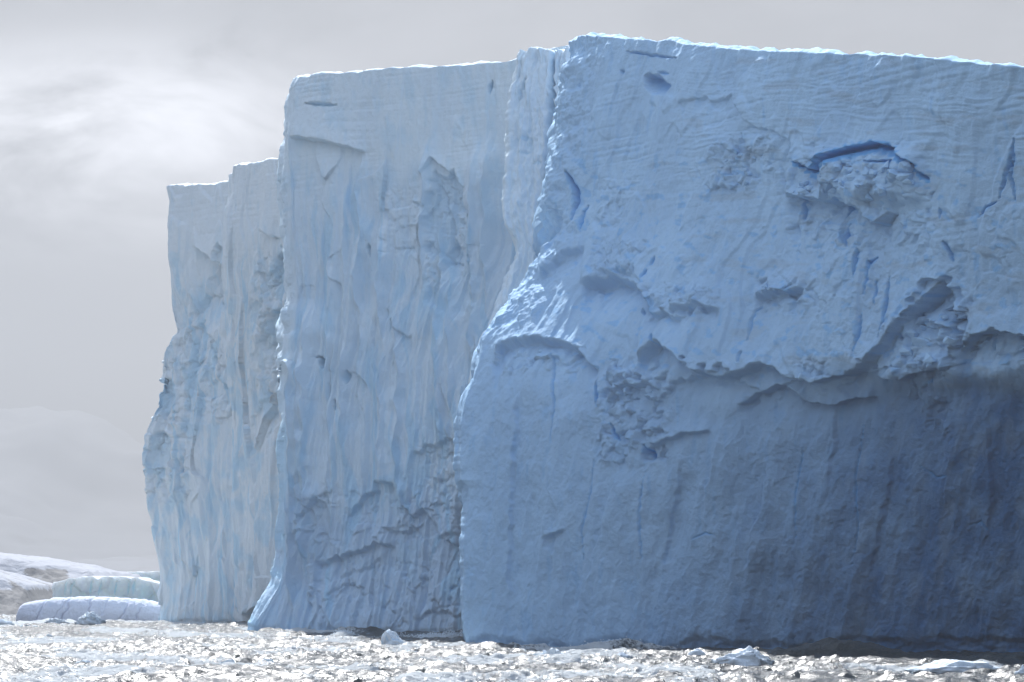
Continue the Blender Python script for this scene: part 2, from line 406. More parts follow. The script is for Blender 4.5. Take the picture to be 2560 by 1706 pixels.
def disp_front(S, Z, X, Y, below):
    seed = 101
    d, up = relief(S, Z, below, seed, flute=.42, strata_h=15., big=.75)
    soft = .55 * fbm(S / 13., Z / 20., 3, 91)
    d = soft + .16 * fbm(S / 2.2, Z / 3.2, 4, 92) + (d - soft) * (1 - .85 * ss(900, 1040, Y + 60 * fbm(X / 160., Y / 160., 2, 5)))
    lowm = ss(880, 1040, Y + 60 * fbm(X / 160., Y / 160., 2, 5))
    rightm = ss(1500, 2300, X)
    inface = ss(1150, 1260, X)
    # stronger bedding right of the middle, following the bent layers
    yb = Y + 16 * np.sin((X - 1700) / 170.) * ss(230, 420, Y) + 14 * fbm(X / 130., Y / 130., 2, 61) + (X - 1450) * -.03
    band = box(X, Y, 1700, 2900, 170, 430, 70) * (.6 + .6 * fbm(X / 150., Y / 60., 2, 62)) + .45 * box(X, Y, 1480, 1800, 400, 520, 50)
    d = d + np.clip(band, 0, 1.4) * (.05 * gn(X / 300., yb / 13., 63) + .06 * gn(X / 160., yb / 6., 64) + .04 * gn(X / 90., yb / 3.2, 65))
    # lower wall: cut back and smooth with faint slanting flutes
    sl = X + (Y - 1100) * .17
    d = d + lowm * (.40 * ridged(sl / 120., Y / 900., 2, 71) + .10 * ridged(sl / 40., Y / 400., 2, 72) - .3)
    d = d - lowm * rightm * 1.6 + lowm * ss(-.1, .35, fbm(X / 70., Y / 60., 3, 77)) * .10 * fbm(X / 40., Y / 34., 3, 78)
    # thin sheets and upright steps left where slabs came away
    d = d + lowm * (.24 * spall(fbm(sl / 110., Y / 190., 4, 171), 5, .9) + .10 * spall(fbm(sl / 30., Y / 70., 3, 172), 3, .85))
    for k, (p, a) in enumerate((([(1900, 1160), (1893, 1230), (1872, 1340), (1850, 1450)], .5), ([(2052, 1020), (2056, 1110), (2048, 1250)], -.35), ([(1548, 1180), (1500, 1350), (1452, 1500)], .35), ([(1702, 1150), (1664, 1300), (1640, 1450)], -.35),
                                ([(2332, 1000), (2346, 1150), (2330, 1300)], .4), ([(1292, 980), (1276, 1200), (1268, 1520)], -.4), ([(1378, 1180), (1392, 1300), (1370, 1460)], .3), ([(2200, 1150), (2180, 1300), (2140, 1480)], -.3), ([(1790, 1060), (1770, 1180), (1740, 1300)], .35), ([(2440, 1080), (2450, 1250), (2430, 1420)], -.3))):
        p = np.array(p, float); fx = np.interp(Y, p[:, 1], p[:, 0]) + 12 * fbm(Y / 50., Y * 0 + k, 3, 180 + k)
        wy_ = ss(p[0, 1] - 20, p[0, 1] + 60, Y) * (1 - ss(p[-1, 1] - 90, p[-1, 1] + 10, Y))
        d = d + wy_ * a * ss(-3, 3, X - fx) * np.exp(-np.maximum(X - fx, 0) / 70.)
    # the broken edge of the upper sheet, running across the wall
    A = [((1455, 705), (1490, 693), (1530, 690), (1580, 703), (1615, 735), (1640, 790)), ((1236, 905), (1244, 872), (1262, 858), (1330, 849), (1388, 851), (1440, 868), (1478, 915)),
         ((1600, 900), (1634, 858), (1660, 862), (1703, 892), (1726, 922), (1780, 944), (1832, 940), (1870, 922), (1905, 912), (1938, 920), (1975, 944), (2030, 957), (2065, 950), (2110, 940), (2152, 918), (2192, 884), (2228, 840), (2252, 800)),
         ((1835, 1010), (1880, 985), (1930, 966), (1958, 978), (1985, 1008), (2050, 1020), (2120, 1005), (2150, 1000)),
         ((2385, 885), (2420, 848), (2450, 835), (2490, 826), (2530, 834), (2600, 842), (2700, 840)),
         ((2255, 800), (2300, 752), (2330, 715), (2345, 702), (2362, 725), (2385, 765), (2405, 792)),
         ((1885, 745), (1896, 735), (1930, 728), (1960, 730), (2000, 722)),
         ((1362, 1345), (1390, 1338), (1412, 1324)), ((1520, 1000), (1545, 968), (1560, 960), (1590, 968), (1610, 955), (1640, 970)),
         ((1625, 1110), (1660, 1100), (1700, 1085), (1760, 1080)), ((1690, 780), (1740, 765), (1800, 775)), ((2180, 940), (2230, 960), (2290, 935), (2340, 925)),
         ((1640, 795), (1670, 788), (1705, 800)), ((1350, 690), (1400, 640), (1450, 612)), ((2290, 800), (2340, 812), (2400, 830))]
    P_ = [(.6, 50, 1.0, 50), (.5, 40, .8, 40), (.75, 75, .95, 60), (.6, 60, .6, 40), (.7, 55, 1.2, 55), (.8, 50, 1.8, 65), (.7, 40, .8, 35), (.35, 30, .35, 20),
          (.5, 30, .6, 25), (.4, 40, .4, 25), (.45, 40, .5, 30), (.6, 40, .7, 30), (.35, 30, .5, 25), (.4, 60, .4, 50), (.5, 25, .6, 20)]
    for k, (p, q) in enumerate(zip(A, P_)):
        d = d + lip(X, Y, p, *q, jag=5, seed=200 + k, e=9, soft=4.)
    # rough ice inside the hollows
    for bx, cell, amp, sd_ in (((2260, 2420, 750, 940), 2.2, .8, 301), ((2400, 2600, 845, 915), 1.8, .6, 302), ((1500, 1660, 900, 1160), 1.7, .75, 303), ((2230, 2330, 880, 1010), 1.6, .6, 304),
                                ((1250, 1460, 862, 930), 1.5, .4, 305), ((1960, 2320, 360, 620), 1.5, .38, 306), ((1780, 1960, 340, 480), 1.1, .4, 307), ((1480, 1560, 440, 560), 1.2, .22, 308),
                                ((1880, 2040, 690, 780), 1.1, .35, 309), ((2040, 2240, 600, 900), 1.3, .14, 310), ((1620, 1800, 720, 800), .9, .32, 311), ((1480, 1620, 600, 700), .9, .3, 312), ((2250, 2560, 520, 760), 2.2, .14, 313),
                                ((1980, 2080, 900, 970), .9, .4, 314), ((2280, 2360, 1000, 1100), 1.2, .35, 315), ((1700, 2200, 540, 720), 2.4, .10, 316)):
        o, j = crushed(X, Y, S, Z, bx, sd_, cell, amp); d = d + o
    blue = np.zeros(X.shape); grey = np.zeros(X.shape)
    # bergschrund over the tumbled blocks: the sheet above overhangs a blue gap
    g = [(1975, 395), (2005, 408), (2032, 424), (2052, 410), (2070, 395), (2105, 378), (2150, 366), (2195, 357), (2232, 364), (2262, 384), (2292, 402), (2312, 440)]
    d = d + lip(X, Y, g, .9, 60, .0, 30, jag=3, seed=330)
    gap = crack(X, Y, [(a, b + 6) for a, b in g], 8.5, 5)
    d = d - .9 * gap; blue = np.maximum(blue, np.maximum(gap, .85 * crack(X, Y, [(a, b + 10) for a, b in g], 24, 9)))
    heap = box(X, Y, 2060, 2290, 385, 500, 28); d = d + 1.1 * heap
    d = d + lip(X, Y, [(1965, 486), (2010, 492), (2060, 500), (2100, 500), (2150, 520), (2190, 560), (2220, 530)], .9, 45, 1.0, 45, jag=7, seed=331)
    # caves and hollows
    for cx, cy, rx, ry, dep, rot, bl in ((1640, 215, 34, 28, 1.6, .35, .45), (1545, 735, 70, 60, .5, 0, 0), (2340, 770, 60, 72, .9, 0, 0), (2300, 880, 70, 60, .6, .3, 0), (1790, 300, 90, 55, .35, .2, 0),
                                         (2090, 530, 34, 60, .8, 0, .1), (1975, 1010, 60, 55, .4, 0, 0), (1750, 1010, 120, 85, .7, -.2, 0), (1560, 1010, 60, 70, .5, .3, 0), (2480, 880, 80, 50, .5, 0, 0), (2180, 990, 90, 70, .5, 0, 0), (1920, 350, 60, 25, .3, .4, 0)):
        s = scoop(X, Y, cx, cy, rx, ry, rot, seed=int(cx)); d = d - dep * s; blue = np.maximum(blue, bl * ss(.2, .8, s))
    for p, w, dep in CRACKS_F:
        c = crack(X, Y, p, w, 2.5, seed=int(p[0][0])); d = d - .5 * dep * c; blue = np.maximum(blue, (.45 if dep < .85 else 1.) * np.maximum(c, .4 * crack(X, Y, p, 2.2 * w, 5, seed=int(p[0][0]) + 1)))
    # faint blue patches of freshly broken clear ice
    pt = ss(.22, .5, fbm(X / 36., Y / 30., 4, 350)) * box(X, Y, 1380, 2560, 380, 940, 60)
    blue = np.maximum(blue, .36 * pt)
    shade_ramp = ss(1550, 2560, X + .45 * (Y - 1000))                                      # shade growing down and to the right, put into the ice colour
    grey = .22 * lowm * shade_ramp * ss(.0, .5, fbm(sl / 60., Y / 130., 4, 361)) + .45 * ss(.15, .5, fbm(X / 120., Y / 40., 4, 360)) * ss(1500, 1800, X) * (1 - lowm)
    deep = lowm * inface * (.14 + .80 * shade_ramp) * (.85 + .3 * fbm(X / 90., Y / 140., 4, 363)) + .12 * ss(400, 800, Y)  # painted shade on the lower wall, darkest at the lower right
    # ragged ridge on the sunny side
    rg = 1 - ss(20, 120, np.abs(X - np.interp(Y, *np.array(FRONT_LEFT, float).T)))
    d = d + rg * (.32 * fbm(Z / 1.6, S / 2., 3, 370) + .12 * fbm(Z / .4, S / .6, 2, 371)) * (1 - ss(780, 900, Y))
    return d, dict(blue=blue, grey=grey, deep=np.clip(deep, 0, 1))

def disp_mid(S, Z, X, Y, below):
    seed = 511
    d, up = relief(S * 1.7, Z, below, seed, flute=1.3, strata_h=15., big=.7, vs=3.)
    d = d + .55 * facets(S / 2.6 + .5 * gn(S / 3., Z / 5., 581), Z / 10., 580)[0] * ss(300, 450, Y) * ss(-.3, .3, fbm(S / 6., Z / 12., 2, 582))
    d = d + lip(X, Y, [(725, 340), (760, 345), (820, 356), (905, 378)], .7, 70, .8, 60, jag=3, seed=520)
    # long flutes
    for x, a, w, y0, y1 in ((775, .9, 16, 800, 1400), (868, .6, 14, 500, 1100), (905, .5, 10, 420, 1000), (962, .7, 18, 600, 1200), (1000, .5, 9, 800, 1250), (1108, .7, 16, 560, 1100), (1135, .5, 12, 700, 1000),
                             (1195, .9, 18, 400, 900), (1225, .8, 14, 380, 760), (830, .5, 12, 640, 1250), (1065, .6, 10, 400, 700), (735, .8, 9, 800, 1500), (765, .7, 7, 900, 1400)):
        cx = x + 14 * fbm(Y / 130., Y * 0 + x, 3, x); d = d + 2.1 * a * np.exp(-np.abs(X - cx) / w) * ss(y0 - 60, y0 + 40, Y) * (1 - ss(y1 - 60, y1 + 80, Y))
    # blue stepped recess
    xw = X + 34 * fbm(X / 60., Y / 45., 3, 530); yw = Y + 40 * fbm(X / 40., Y / 60., 3, 531)
    rc = box(xw, yw, 1072, 1150, 440, 650, 9) * .8 + box(xw, yw, 1088, 1195, 640, 790, 22) * .5
    d = d - rc
    d = d + lip(X, Y, [(1062, 440), (1080, 395), (1110, 420), (1130, 432), (1160, 470)], .5, 40, .3, 30, seed=533)
    for k, (p, q) in enumerate(((((752, 1298), (778, 1282), (797, 1240), (815, 1262)), (.8, 40, .9, 40)), (((878, 1288), (892, 1262), (912, 1238), (942, 1228)), (.7, 45, .9, 45)),
                 (((938, 1205), (990, 1215), (1008, 1262), (1035, 1290), (1058, 1282), (1085, 1308), (1112, 1350), (1160, 1372)), (.8, 45, 1.1, 40)),
                 (((790, 1402), (830, 1404), (865, 1388), (920, 1372), (950, 1358), (978, 1366)), (.9, 45, .9, 35)), (((1040, 1135), (1068, 1116), (1100, 1114), (1125, 1098), (1160, 1100)), (.6, 50, .8, 60)),
                 (((960, 1320), (1000, 1330), (1036, 1322)), (.5, 25, .6, 25)), (((1090, 1345), (1120, 1338), (1160, 1335)), (.4, 25, .5, 25)), (((1040, 1545), (1070, 1530), (1120, 1535), (1165, 1538)), (.4, 25, .4, 20)),
                 (((850, 1440), (900, 1420), (950, 1395)), (.4, 30, .4, 25)), (((745, 1335), (770, 1325), (790, 1330)), (.5, 25, .5, 20)))):
        d = d + .55 * lip(X, Y, p, *q, jag=7, seed=540 + k, e=8, soft=4.)
    for bx, cell, amp, sd_ in (((770, 1180, 1220, 1400), 3.6, .32, 551), ((1060, 1180, 1090, 1300), 2.2, .45, 552), ((1075, 1190, 470, 720), 1.6, .35, 553), ((760, 1160, 1400, 1560), 3.6, .35, 554), ((960, 1060, 480, 640), 2.0, .3, 555)):
        o, j = crushed(X, Y, S, Z, bx, sd_, cell, amp); d = d + o
    blue = .35 * np.clip(rc, 0, 1)
    h = crack(X, Y, [(796, 892), (806, 900), (808, 918)], 10, 6, 560); d = d - 1.3 * h; blue = np.maximum(blue, .7 * h)
    for p, w in (([(925, 612), (928, 640)], 5), ([(875, 930), (872, 960)], 6), ([(988, 800), (986, 830)], 5), ([(1225, 200), (1222, 235)], 6), ([(760, 258), (840, 262)], 6), ([(1390, 110), (1388, 300)], 4), ([(1180, 640), (1190, 660)], 6), ([(840, 1000), (846, 1030)], 6)):
        c = crack(X, Y, p, w, 3, int(p[0][0])); d = d - .7 * c; blue = np.maximum(blue, .55 * c)
    blue = np.maximum(blue, .24 * ss(.0, .5, fbm(X / 50., Y / 120., 4, 570)))
    blue = np.maximum(blue, .55 * ss(.02, .42, fbm((X + 26 * fbm(X / 60., Y / 150., 2, 576)) / 30., Y / 330., 4, 575)) * ss(380, 520, Y))
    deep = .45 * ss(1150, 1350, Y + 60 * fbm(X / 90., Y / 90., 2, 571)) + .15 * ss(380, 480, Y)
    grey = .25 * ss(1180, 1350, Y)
    return d, dict(blue=blue, deep=deep, grey=grey)

def disp_far(seed, ph):
    def f(S, Z, X, Y, below):
        d, up = relief(S, Z, below, seed, flute=1.5, strata_h=15., big=1.1, vs=2.5)
        d = d + .7 * facets(S / 2.8 + .5 * gn(S / 3., Z / 5., seed + 90), Z / 9., seed + 91)[0] * ss(520, 640, Y) * ss(-.3, .3, fbm(S / 6., Z / 12., 2, seed + 92))
        blue = np.zeros(X.shape)
        if ph == 0:      # outermost wall
            d = d + lip(X, Y, [(490, 620), (520, 640), (548, 660), (575, 680)], .9, 60, 1.0, 80, seed=seed + 60, jag=5)
            d = d + lip(X, Y, [(430, 830), (460, 815), (500, 760), (530, 700)], -.6, 40, .2, 40, seed=seed + 61)
            for cx, cy, rx, ry, dep, bl in ((545, 720, 32, 110, 1.2, .15), (480, 880, 38, 70, .9, .1), (400, 1000, 26, 60, 1.2, .5), (392, 1150, 28, 90, 1.0, .35), (510, 800, 40, 60, .8, .05), (540, 1000, 36, 60, .7, .1)):
                s = scoop(X, Y, cx, cy, rx, ry, .2, seed=int(cx)); d = d - dep * s; blue = np.maximum(blue, bl * ss(.1, .7, s))
            for bx, cell, amp, sd_ in (((360, 470, 820, 1250), 2.2, .6, seed + 70), ((470, 600, 850, 1060), 2.6, .5, seed + 71)):
                o, j = crushed(X, Y, S, Z, bx, sd_, cell, amp); d = d + o
        else:
            for cx, cy, rx, ry, dep, bl in ((698, 700, 30, 70, 1.3, .45), (690, 860, 36, 90, 1.2, .4), (710, 460, 16, 60, .8, .35), (660, 900, 26, 60, .6, .2), (655, 1060, 26, 70, .8, 0), (640, 790, 18, 40, .5, .3)):
                s = scoop(X, Y, cx, cy, rx, ry, .15, seed=int(cx)); d = d - dep * s; blue = np.maximum(blue, bl * ss(.1, .7, s))
            d = d + lip(X, Y, [(655, 575), (672, 590), (692, 592)], .5, 30, .5, 25, seed=seed + 62) + lip(X, Y, [(612, 1535), (632, 1530), (650, 1520)], .8, 25, 1.6, 22, jag=3, seed=seed + 63, e=6)
            d = d + lip(X, Y, [(640, 1120), (665, 1040), (690, 985), (720, 980)], .7, 50, .9, 40, seed=seed + 64)
            for bx, cell, amp, sd_ in (((640, 740, 640, 980), 1.8, .6, seed + 72),):
                o, j = crushed(X, Y, S, Z, bx, sd_, cell, amp); d = d + o; blue = np.maximum(blue, .3 * j)
            for p in ([(682, 775), (684, 810)], [(690, 660), (712, 656)], [(676, 592), (684, 593)], [(584, 910), (590, 935)]):
                c = crack(X, Y, p, 4.5, 3, int(p[0][0])); d = d - .8 * c; blue = np.maximum(blue, .8 * c)
        blue = np.maximum(blue, .5 * ss(-.05, .5, fbm(X / 34., Y / 80., 4, seed + 80)) * ss(560, 760, Y))
        blue = np.maximum(blue, .6 * ss(.02, .42, fbm((X + 20 * fbm(X / 40., Y / 120., 2, seed + 96)) / 20., Y / 260., 4, seed + 95)) * ss(540, 700, Y))
        return d, dict(blue=blue, deep=.12 + 0 * blue, grey=.12 * ss(1300, 1500, Y))
    return f

def disp_pillar(S, Z, X, Y, below):
    d, up = relief(S, Z, below, 811, flute=.5, strata_h=24., big=.45)
    d = d + .55 * ridged(S / 1.5 + .4 * gn(S, Z / 6., 815), Z / 14., 2, 814) + .4 * fbm(S / 1.6, Z / 3.2, 3, 812) + .18 * fbm(S / .5, Z / .7, 2, 813)
    blue = .35 * np.maximum.reduce([crack(X, Y, [(1290, 350), (1330, 345)], 7, 4), crack(X, Y, [(1330, 410), (1355, 408)], 6, 3), crack(X, Y, [(1300, 385), (1325, 378)], 5, 3)])
    c = crack(X, Y, [(1316, 200), (1306, 240), (1300, 262)], 5, 4); d = d - .5 * c
    sp = crack(X, Y, [(1379, 90), (1378, 200), (1374, 330), (1366, 440), (1360, 540), (1352, 640)], 6, 3); d = d - 1.3 * sp - .8 * ss(1374, 1384, X) * (1 - ss(400, 620, Y)); c = np.maximum(c, 2.2 * sp)
    return d - .5 * blue, dict(blue=np.clip(np.maximum(blue, .3 * c), 0, .8))

berg = empty('iceberg', (0, 262, 0), 'huge flat-topped blue-white iceberg with sheer stepped cliffs filling the right', 'iceberg')
B0 = (0, 262, 0)
def part(name, G, A, label=None, parent=berg, mat=M_ICE, origin=B0):
    o = link(name, grid_mesh(name, G, A, origin), parent, mat)
    if label: o['label'] = label
    return o

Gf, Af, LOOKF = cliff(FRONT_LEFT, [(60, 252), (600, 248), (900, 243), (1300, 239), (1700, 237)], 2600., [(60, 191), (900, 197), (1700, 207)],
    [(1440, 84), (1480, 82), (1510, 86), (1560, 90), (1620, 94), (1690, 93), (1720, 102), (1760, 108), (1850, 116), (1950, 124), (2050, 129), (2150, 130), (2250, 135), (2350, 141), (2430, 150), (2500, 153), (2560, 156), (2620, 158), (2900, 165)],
    600, 650, (-.02, 1), (.5, .86), disp_front, ext=[(2, -1.5), (5, -5), (10, -12), (18, -24), (30, -48), (44, -85), (60, -125)], seed=1, smooth=26)  # ext: unseen headland added past the right edge, bent forward to block sky light
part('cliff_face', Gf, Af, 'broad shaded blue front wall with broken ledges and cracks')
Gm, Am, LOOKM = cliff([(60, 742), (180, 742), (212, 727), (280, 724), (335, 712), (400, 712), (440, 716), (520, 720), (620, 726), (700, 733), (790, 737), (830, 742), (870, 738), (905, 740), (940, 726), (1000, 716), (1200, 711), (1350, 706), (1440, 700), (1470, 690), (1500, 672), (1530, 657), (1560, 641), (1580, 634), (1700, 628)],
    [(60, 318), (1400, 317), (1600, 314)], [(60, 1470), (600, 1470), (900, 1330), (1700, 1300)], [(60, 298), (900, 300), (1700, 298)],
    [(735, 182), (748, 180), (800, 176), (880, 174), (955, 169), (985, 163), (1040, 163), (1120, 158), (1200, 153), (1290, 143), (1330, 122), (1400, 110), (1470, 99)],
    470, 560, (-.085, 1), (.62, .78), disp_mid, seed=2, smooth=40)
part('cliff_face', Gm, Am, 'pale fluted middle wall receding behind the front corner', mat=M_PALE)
Gb, Ab, LB = cliff([(60, 580), (410, 580), (440, 577), (480, 574), (520, 568), (545, 562), (600, 561), (700, 563), (760, 571), (850, 574), (1000, 577), (1200, 586), (1400, 596), (1700, 600)],
    [(60, 384), (600, 386), (1000, 392), (1700, 397)], 800., 370, [(575, 411), (600, 408), (640, 401), (680, 393), (720, 385), (800, 370)], 220, 440, (-.12, 1), (.62, .78), disp_far(611, 1), seed=3, smooth=22)
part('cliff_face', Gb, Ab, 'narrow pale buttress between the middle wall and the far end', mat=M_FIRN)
Ge, Ae, LE = cliff([(60, 418), (458, 418), (470, 416), (500, 424), (560, 420), (620, 424), (700, 425), (800, 428), (826, 430), (850, 418), (910, 402), (960, 392), (1000, 391), (1040, 380), (1080, 364), (1130, 358), (1165, 356), (1190, 362), (1260, 374), (1300, 384), (1350, 394), (1400, 402), (1450, 405), (1520, 396), (1558, 390), (1700, 384)],
    [(60, 406), (1700, 406)], 640., 394, [(410, 460), (440, 456), (480, 458), (520, 455), (550, 452), (575, 446), (660, 430)], 220, 430, (.3, 1), (.62, .78), disp_far(711, 0), seed=4, smooth=14)
part('cliff_face', Ge, Ae, 'far left end wall with blue hollows low down', mat=M_FIRN)
Gp, Ap, LP = cliff([(60, 1312), (118, 1311), (150, 1301), (200, 1292), (230, 1288), (300, 1284), (400, 1277), (480, 1270), (520, 1267), (560, 1270), (610, 1292), (650, 1296), (700, 1275), (760, 1255), (850, 1215), (950, 1180), (1030, 1185), (1700, 1200)],
    [(60, 290), (900, 280), (1700, 265)], [(60, 1432), (300, 1420), (470, 1410), (560, 1412), (700, 1420), (1700, 1400)], [(60, 286), (900, 276), (1700, 262)],
    [(1300, 124), (1312, 120), (1340, 119), (1366, 120), (1377, 123), (1386, 116), (1410, 110), (1440, 105)], 130, 420, (.1, 1), (.3, 1), disp_pillar, ext=[(.25, .4), (.35, 1.2), (.4, 2.6), (.3, 5), (.2, 9)], seed=5, smooth=4, caplen=8.)
part('ice_pillar', Gp, Ap, 'slender detached ice pillar in the notch beside the front corner', mat=M_PALE)

# ------------------------------------------------------------------ sea
HUMPS = [(2100, 197, 1.2, 4.4, 3.6), (1580, 224, .5, 3.4, 4.), (860, 268, .75, 1.3, 3.5), (1500, 190, .4, 6, 6), (560, 335, .6, 5, 6), (1130, 210, .35, 7, 5), (2450, 172, .3, 5, 5)]
def sea_h(x, y):
    rs = np.random.RandomState(7)
    h = np.zeros(np.shape(x)); 
    wx = x + 1.3 * gn(x / 9., y / 9., 3); wy = y + 1.3 * gn(x / 9., y / 9., 4)
    for lam, amp, cnt, spread in ((36, .11, 4, .4), (17, .075, 5, .5), (7.5, .055, 8, .55), (2.9, .030, 9, .55), (1.25, .026, 12, .6), (.58, .0105, 12, .7)):
        for _ in range(cnt):
            a = -.2 + spread * rs.randn(); k = 2 * math.pi / (lam * (.7 + .6 * rs.rand())); ph = rs.rand() * 6.28
            q = np.sin(k * (wx * math.sin(a) + wy * math.cos(a)) + ph)
            h = h + amp * (q + .4 * (q * q - .5))
    h = h + .085 * ridged(wx / 1.9, wy / .95, 2, 17) + .02 * gn(wx / .7, wy / .4, 21) - .08
    for px, D, a, sx_, sy_ in HUMPS:
        h = h + a * np.exp(-((x - (px - CX) / F_PX * D) / sx_) ** 2 - ((y - D) / sy_) ** 2)
    return h - .05
def fade_far(y):
    return 1 - ss(450, 1500, y)
M_SEA, t, b = principled('sea_water')
b.inputs['Base Color'].default_value = (0.008, 0.022, 0.030, 1)
b.inputs['Roughness'].default_value = 0.37
b.inputs['Coat Weight'].default_value = 1.0; b.inputs['Coat Roughness'].default_value = 0.2; b.inputs['Coat IOR'].default_value = 1.33
b.inputs['IOR'].default_value = 1.33
g = N(t, 'ShaderNodeNewGeometry').outputs['Position']
w1 = noise(t, mapping(t, g, (.6, 1.1, 0)), 1.7, 6, .68, .5)
w2 = noise(t, mapping(t, g, (.6, 1.2, 0), rot=(0, 0, .3)), 7.0, 4, .65, .4)
bp = N(t, 'ShaderNodeBump'); bp.inputs['Strength'].default_value = 1.0; bp.inputs['Distance'].default_value = .5
L(t, mathn(t, 'ADD', w1, mathn(t, 'MULTIPLY', w2, .35)), bp.inputs['Height'])
L(t, bp.outputs[0], b.inputs['Normal']); L(t, bp.outputs[0], b.inputs['Coat Normal'])
slush = N(t, 'ShaderNodeAttribute', attribute_name='slush').outputs['Fac']
fn = noise(t, mapping(t, g, (1, .5, 0)), 3.0, 6, .7)
fm = maprange(t, mathn(t, 'ADD', mathn(t, 'SUBTRACT', slush, .5), fn), .42, .62, 0, 1)
dif = N(t, 'ShaderNodeBsdfDiffuse'); dif.inputs[0].default_value = (.68, .72, .74, 1)
L(t, bp.outputs[0], dif.inputs['Normal'])
mx = N(t, 'ShaderNodeMixShader'); L(t, mathn(t, 'MULTIPLY', fm, .85), mx.inputs[0]); L(t, b.outputs[0], mx.inputs[1]); L(t, dif.outputs[0], mx.inputs[2])
L(t, mx.outputs[0], t.nodes['Material Output'].inputs['Surface'])
ys = [-400., -100., 40., 90, 120]
y = 132.
while y < 5000:
    ys.append(y); y += .16 if y < 225 else (.16 + (y - 225) * .0065)
ys = np.array(ys + [6500., 9800.])
tt = np.concatenate([[-1.6, -.9, -.5, -.32, -.24], np.linspace(-.20, .20, 530), [.24, .32, .5, .9, 1.6]])
Yg = np.repeat(ys[:, None], len(tt), 1); Xg = np.clip(tt[None, :] * np.maximum(np.abs(Yg), 130), -9800, 9800)
Hh = sea_h(Xg, Yg) * fade_far(Yg) * ss(100, 135, Yg)
pxs = CX + F_PX * Xg / np.maximum(Yg, 1); pys = HOR + F_PX * CAM_H / np.maximum(Yg, 1)
clean = ss(1500, 1900, pxs) * ss(165, 185, Yg) + .6 * box(pxs, pys, 900, 1170, 1560, 1612, 30)      # the lee of the front wall stays free of brash
sl = (1 - clean) * (.05 + .07 * (1 - ss(1300, 1700, pxs)) + .44 * ss(-.3, .35, fbm(Xg / 12., Yg / 22., 3, 91)) + .20 * ss(-.3, .5, fbm(Xg / 3., Yg / 7., 3, 92)))
def patch(px, D, rx, ry, a):
    return a * np.exp(-((Xg - (px - CX) / F_PX * D) / rx) ** 2 - ((Yg - D) / ry) ** 2)
for q in ((1250, 236, 3.0, 2.2, .5), (1420, 231, 3.5, 2.2, .45), (1700, 221, 3.5, 2.0, .45), (760, 312, 5, 4, .4), (860, 268, 1.5, 2.5, .5), (1090, 276, 3, 3, .75), (1580, 226, 5, 3, .55), (2380, 168, 4, 5, .6), (300, 400, 9, 16, .5), (60, 390, 7, 12, .6), (450, 380, 4, 6, .5), (250, 190, 5, 5, .35), (500, 185, 7, 5, .4), (1850, 185, 3, 4, .5), (1420, 192, 3, 3, .4)):
    sl = sl + patch(*q)
sea = link('sea', grid_mesh('sea', np.stack([Xg, Yg, Hh], -1), dict(slush=np.clip(sl, 0, 1))), None, M_SEA)
tag(sea, 'choppy glittering sea with slushy foam around the icebergs', kind='structure')

# ------------------------------------------------------------------ tumbled blocks on the front wall
import bmesh
def hull_mesh(name, seed, n=16, flat=.75):
    rnd = random.Random(seed); bm = bmesh.new()
    for _ in range(n):
        v = Vector((rnd.gauss(0, 1), rnd.gauss(0, 1), rnd.gauss(0, 1))).normalized() * rnd.uniform(.7, 1.)
        bm.verts.new((v.x, v.y * .9, v.z * flat))
    r = bmesh.ops.convex_hull(bm, input=bm.verts)
    bmesh.ops.delete(bm, geom=[v for v in bm.verts if not v.link_faces], context='VERTS')
    me = bpy.data.meshes.new(name); bm.to_mesh(me); bm.free()
    return me
BLOCKS = [hull_mesh('ice_block', 900 + k, 12 + k) for k in range(7)]
for bme in BLOCKS: bme.materials.append(M_ICE)
front = [o for o in berg.children if o.name == 'cliff_face'][0]
def surf(look, px, py):
    k = np.argmin((look[0] - px) ** 2 + (look[1] - py) ** 2); i, j = np.unravel_index(k, look[0].shape)
    return look[2][i, j], look[3][i, j]
rnd = random.Random(4)
def block(px, py, size):
    p, nn = surf(LOOKF, px, py)
    o = bpy.data.objects.new('ice_block', rnd.choice(BLOCKS)); COL.objects.link(o); o.parent = front
    q = p - np.array(B0) + nn * size * .12
    o.location = q; s_ = size * rnd.uniform(.8, 1.15)
    o.scale = (s_, s_ * rnd.uniform(.8, 1.1), s_ * rnd.uniform(.7, 1.))
    o.rotation_euler = (rnd.uniform(-.5, .5), rnd.uniform(-.5, .5), rnd.uniform(0, 6.28))
for _ in range(30):
    block(rnd.uniform(2075, 2285), rnd.triangular(395, 500, 430), rnd.uniform(.25, .75))
for _ in range(14):
    block(rnd.uniform(1985, 2110), rnd.uniform(440, 488), rnd.uniform(.18, .5))
for _ in range(12):
    block(rnd.uniform(1800, 1930), rnd.uniform(370, 470), rnd.uniform(.15, .4))
for _ in range(8):
    block(rnd.uniform(2265, 2390), rnd.uniform(790, 920), rnd.uniform(.4, .9))
for _ in range(6):
    block(rnd.uniform(1900, 1990), rnd.uniform(700, 728), rnd.uniform(.2, .45))

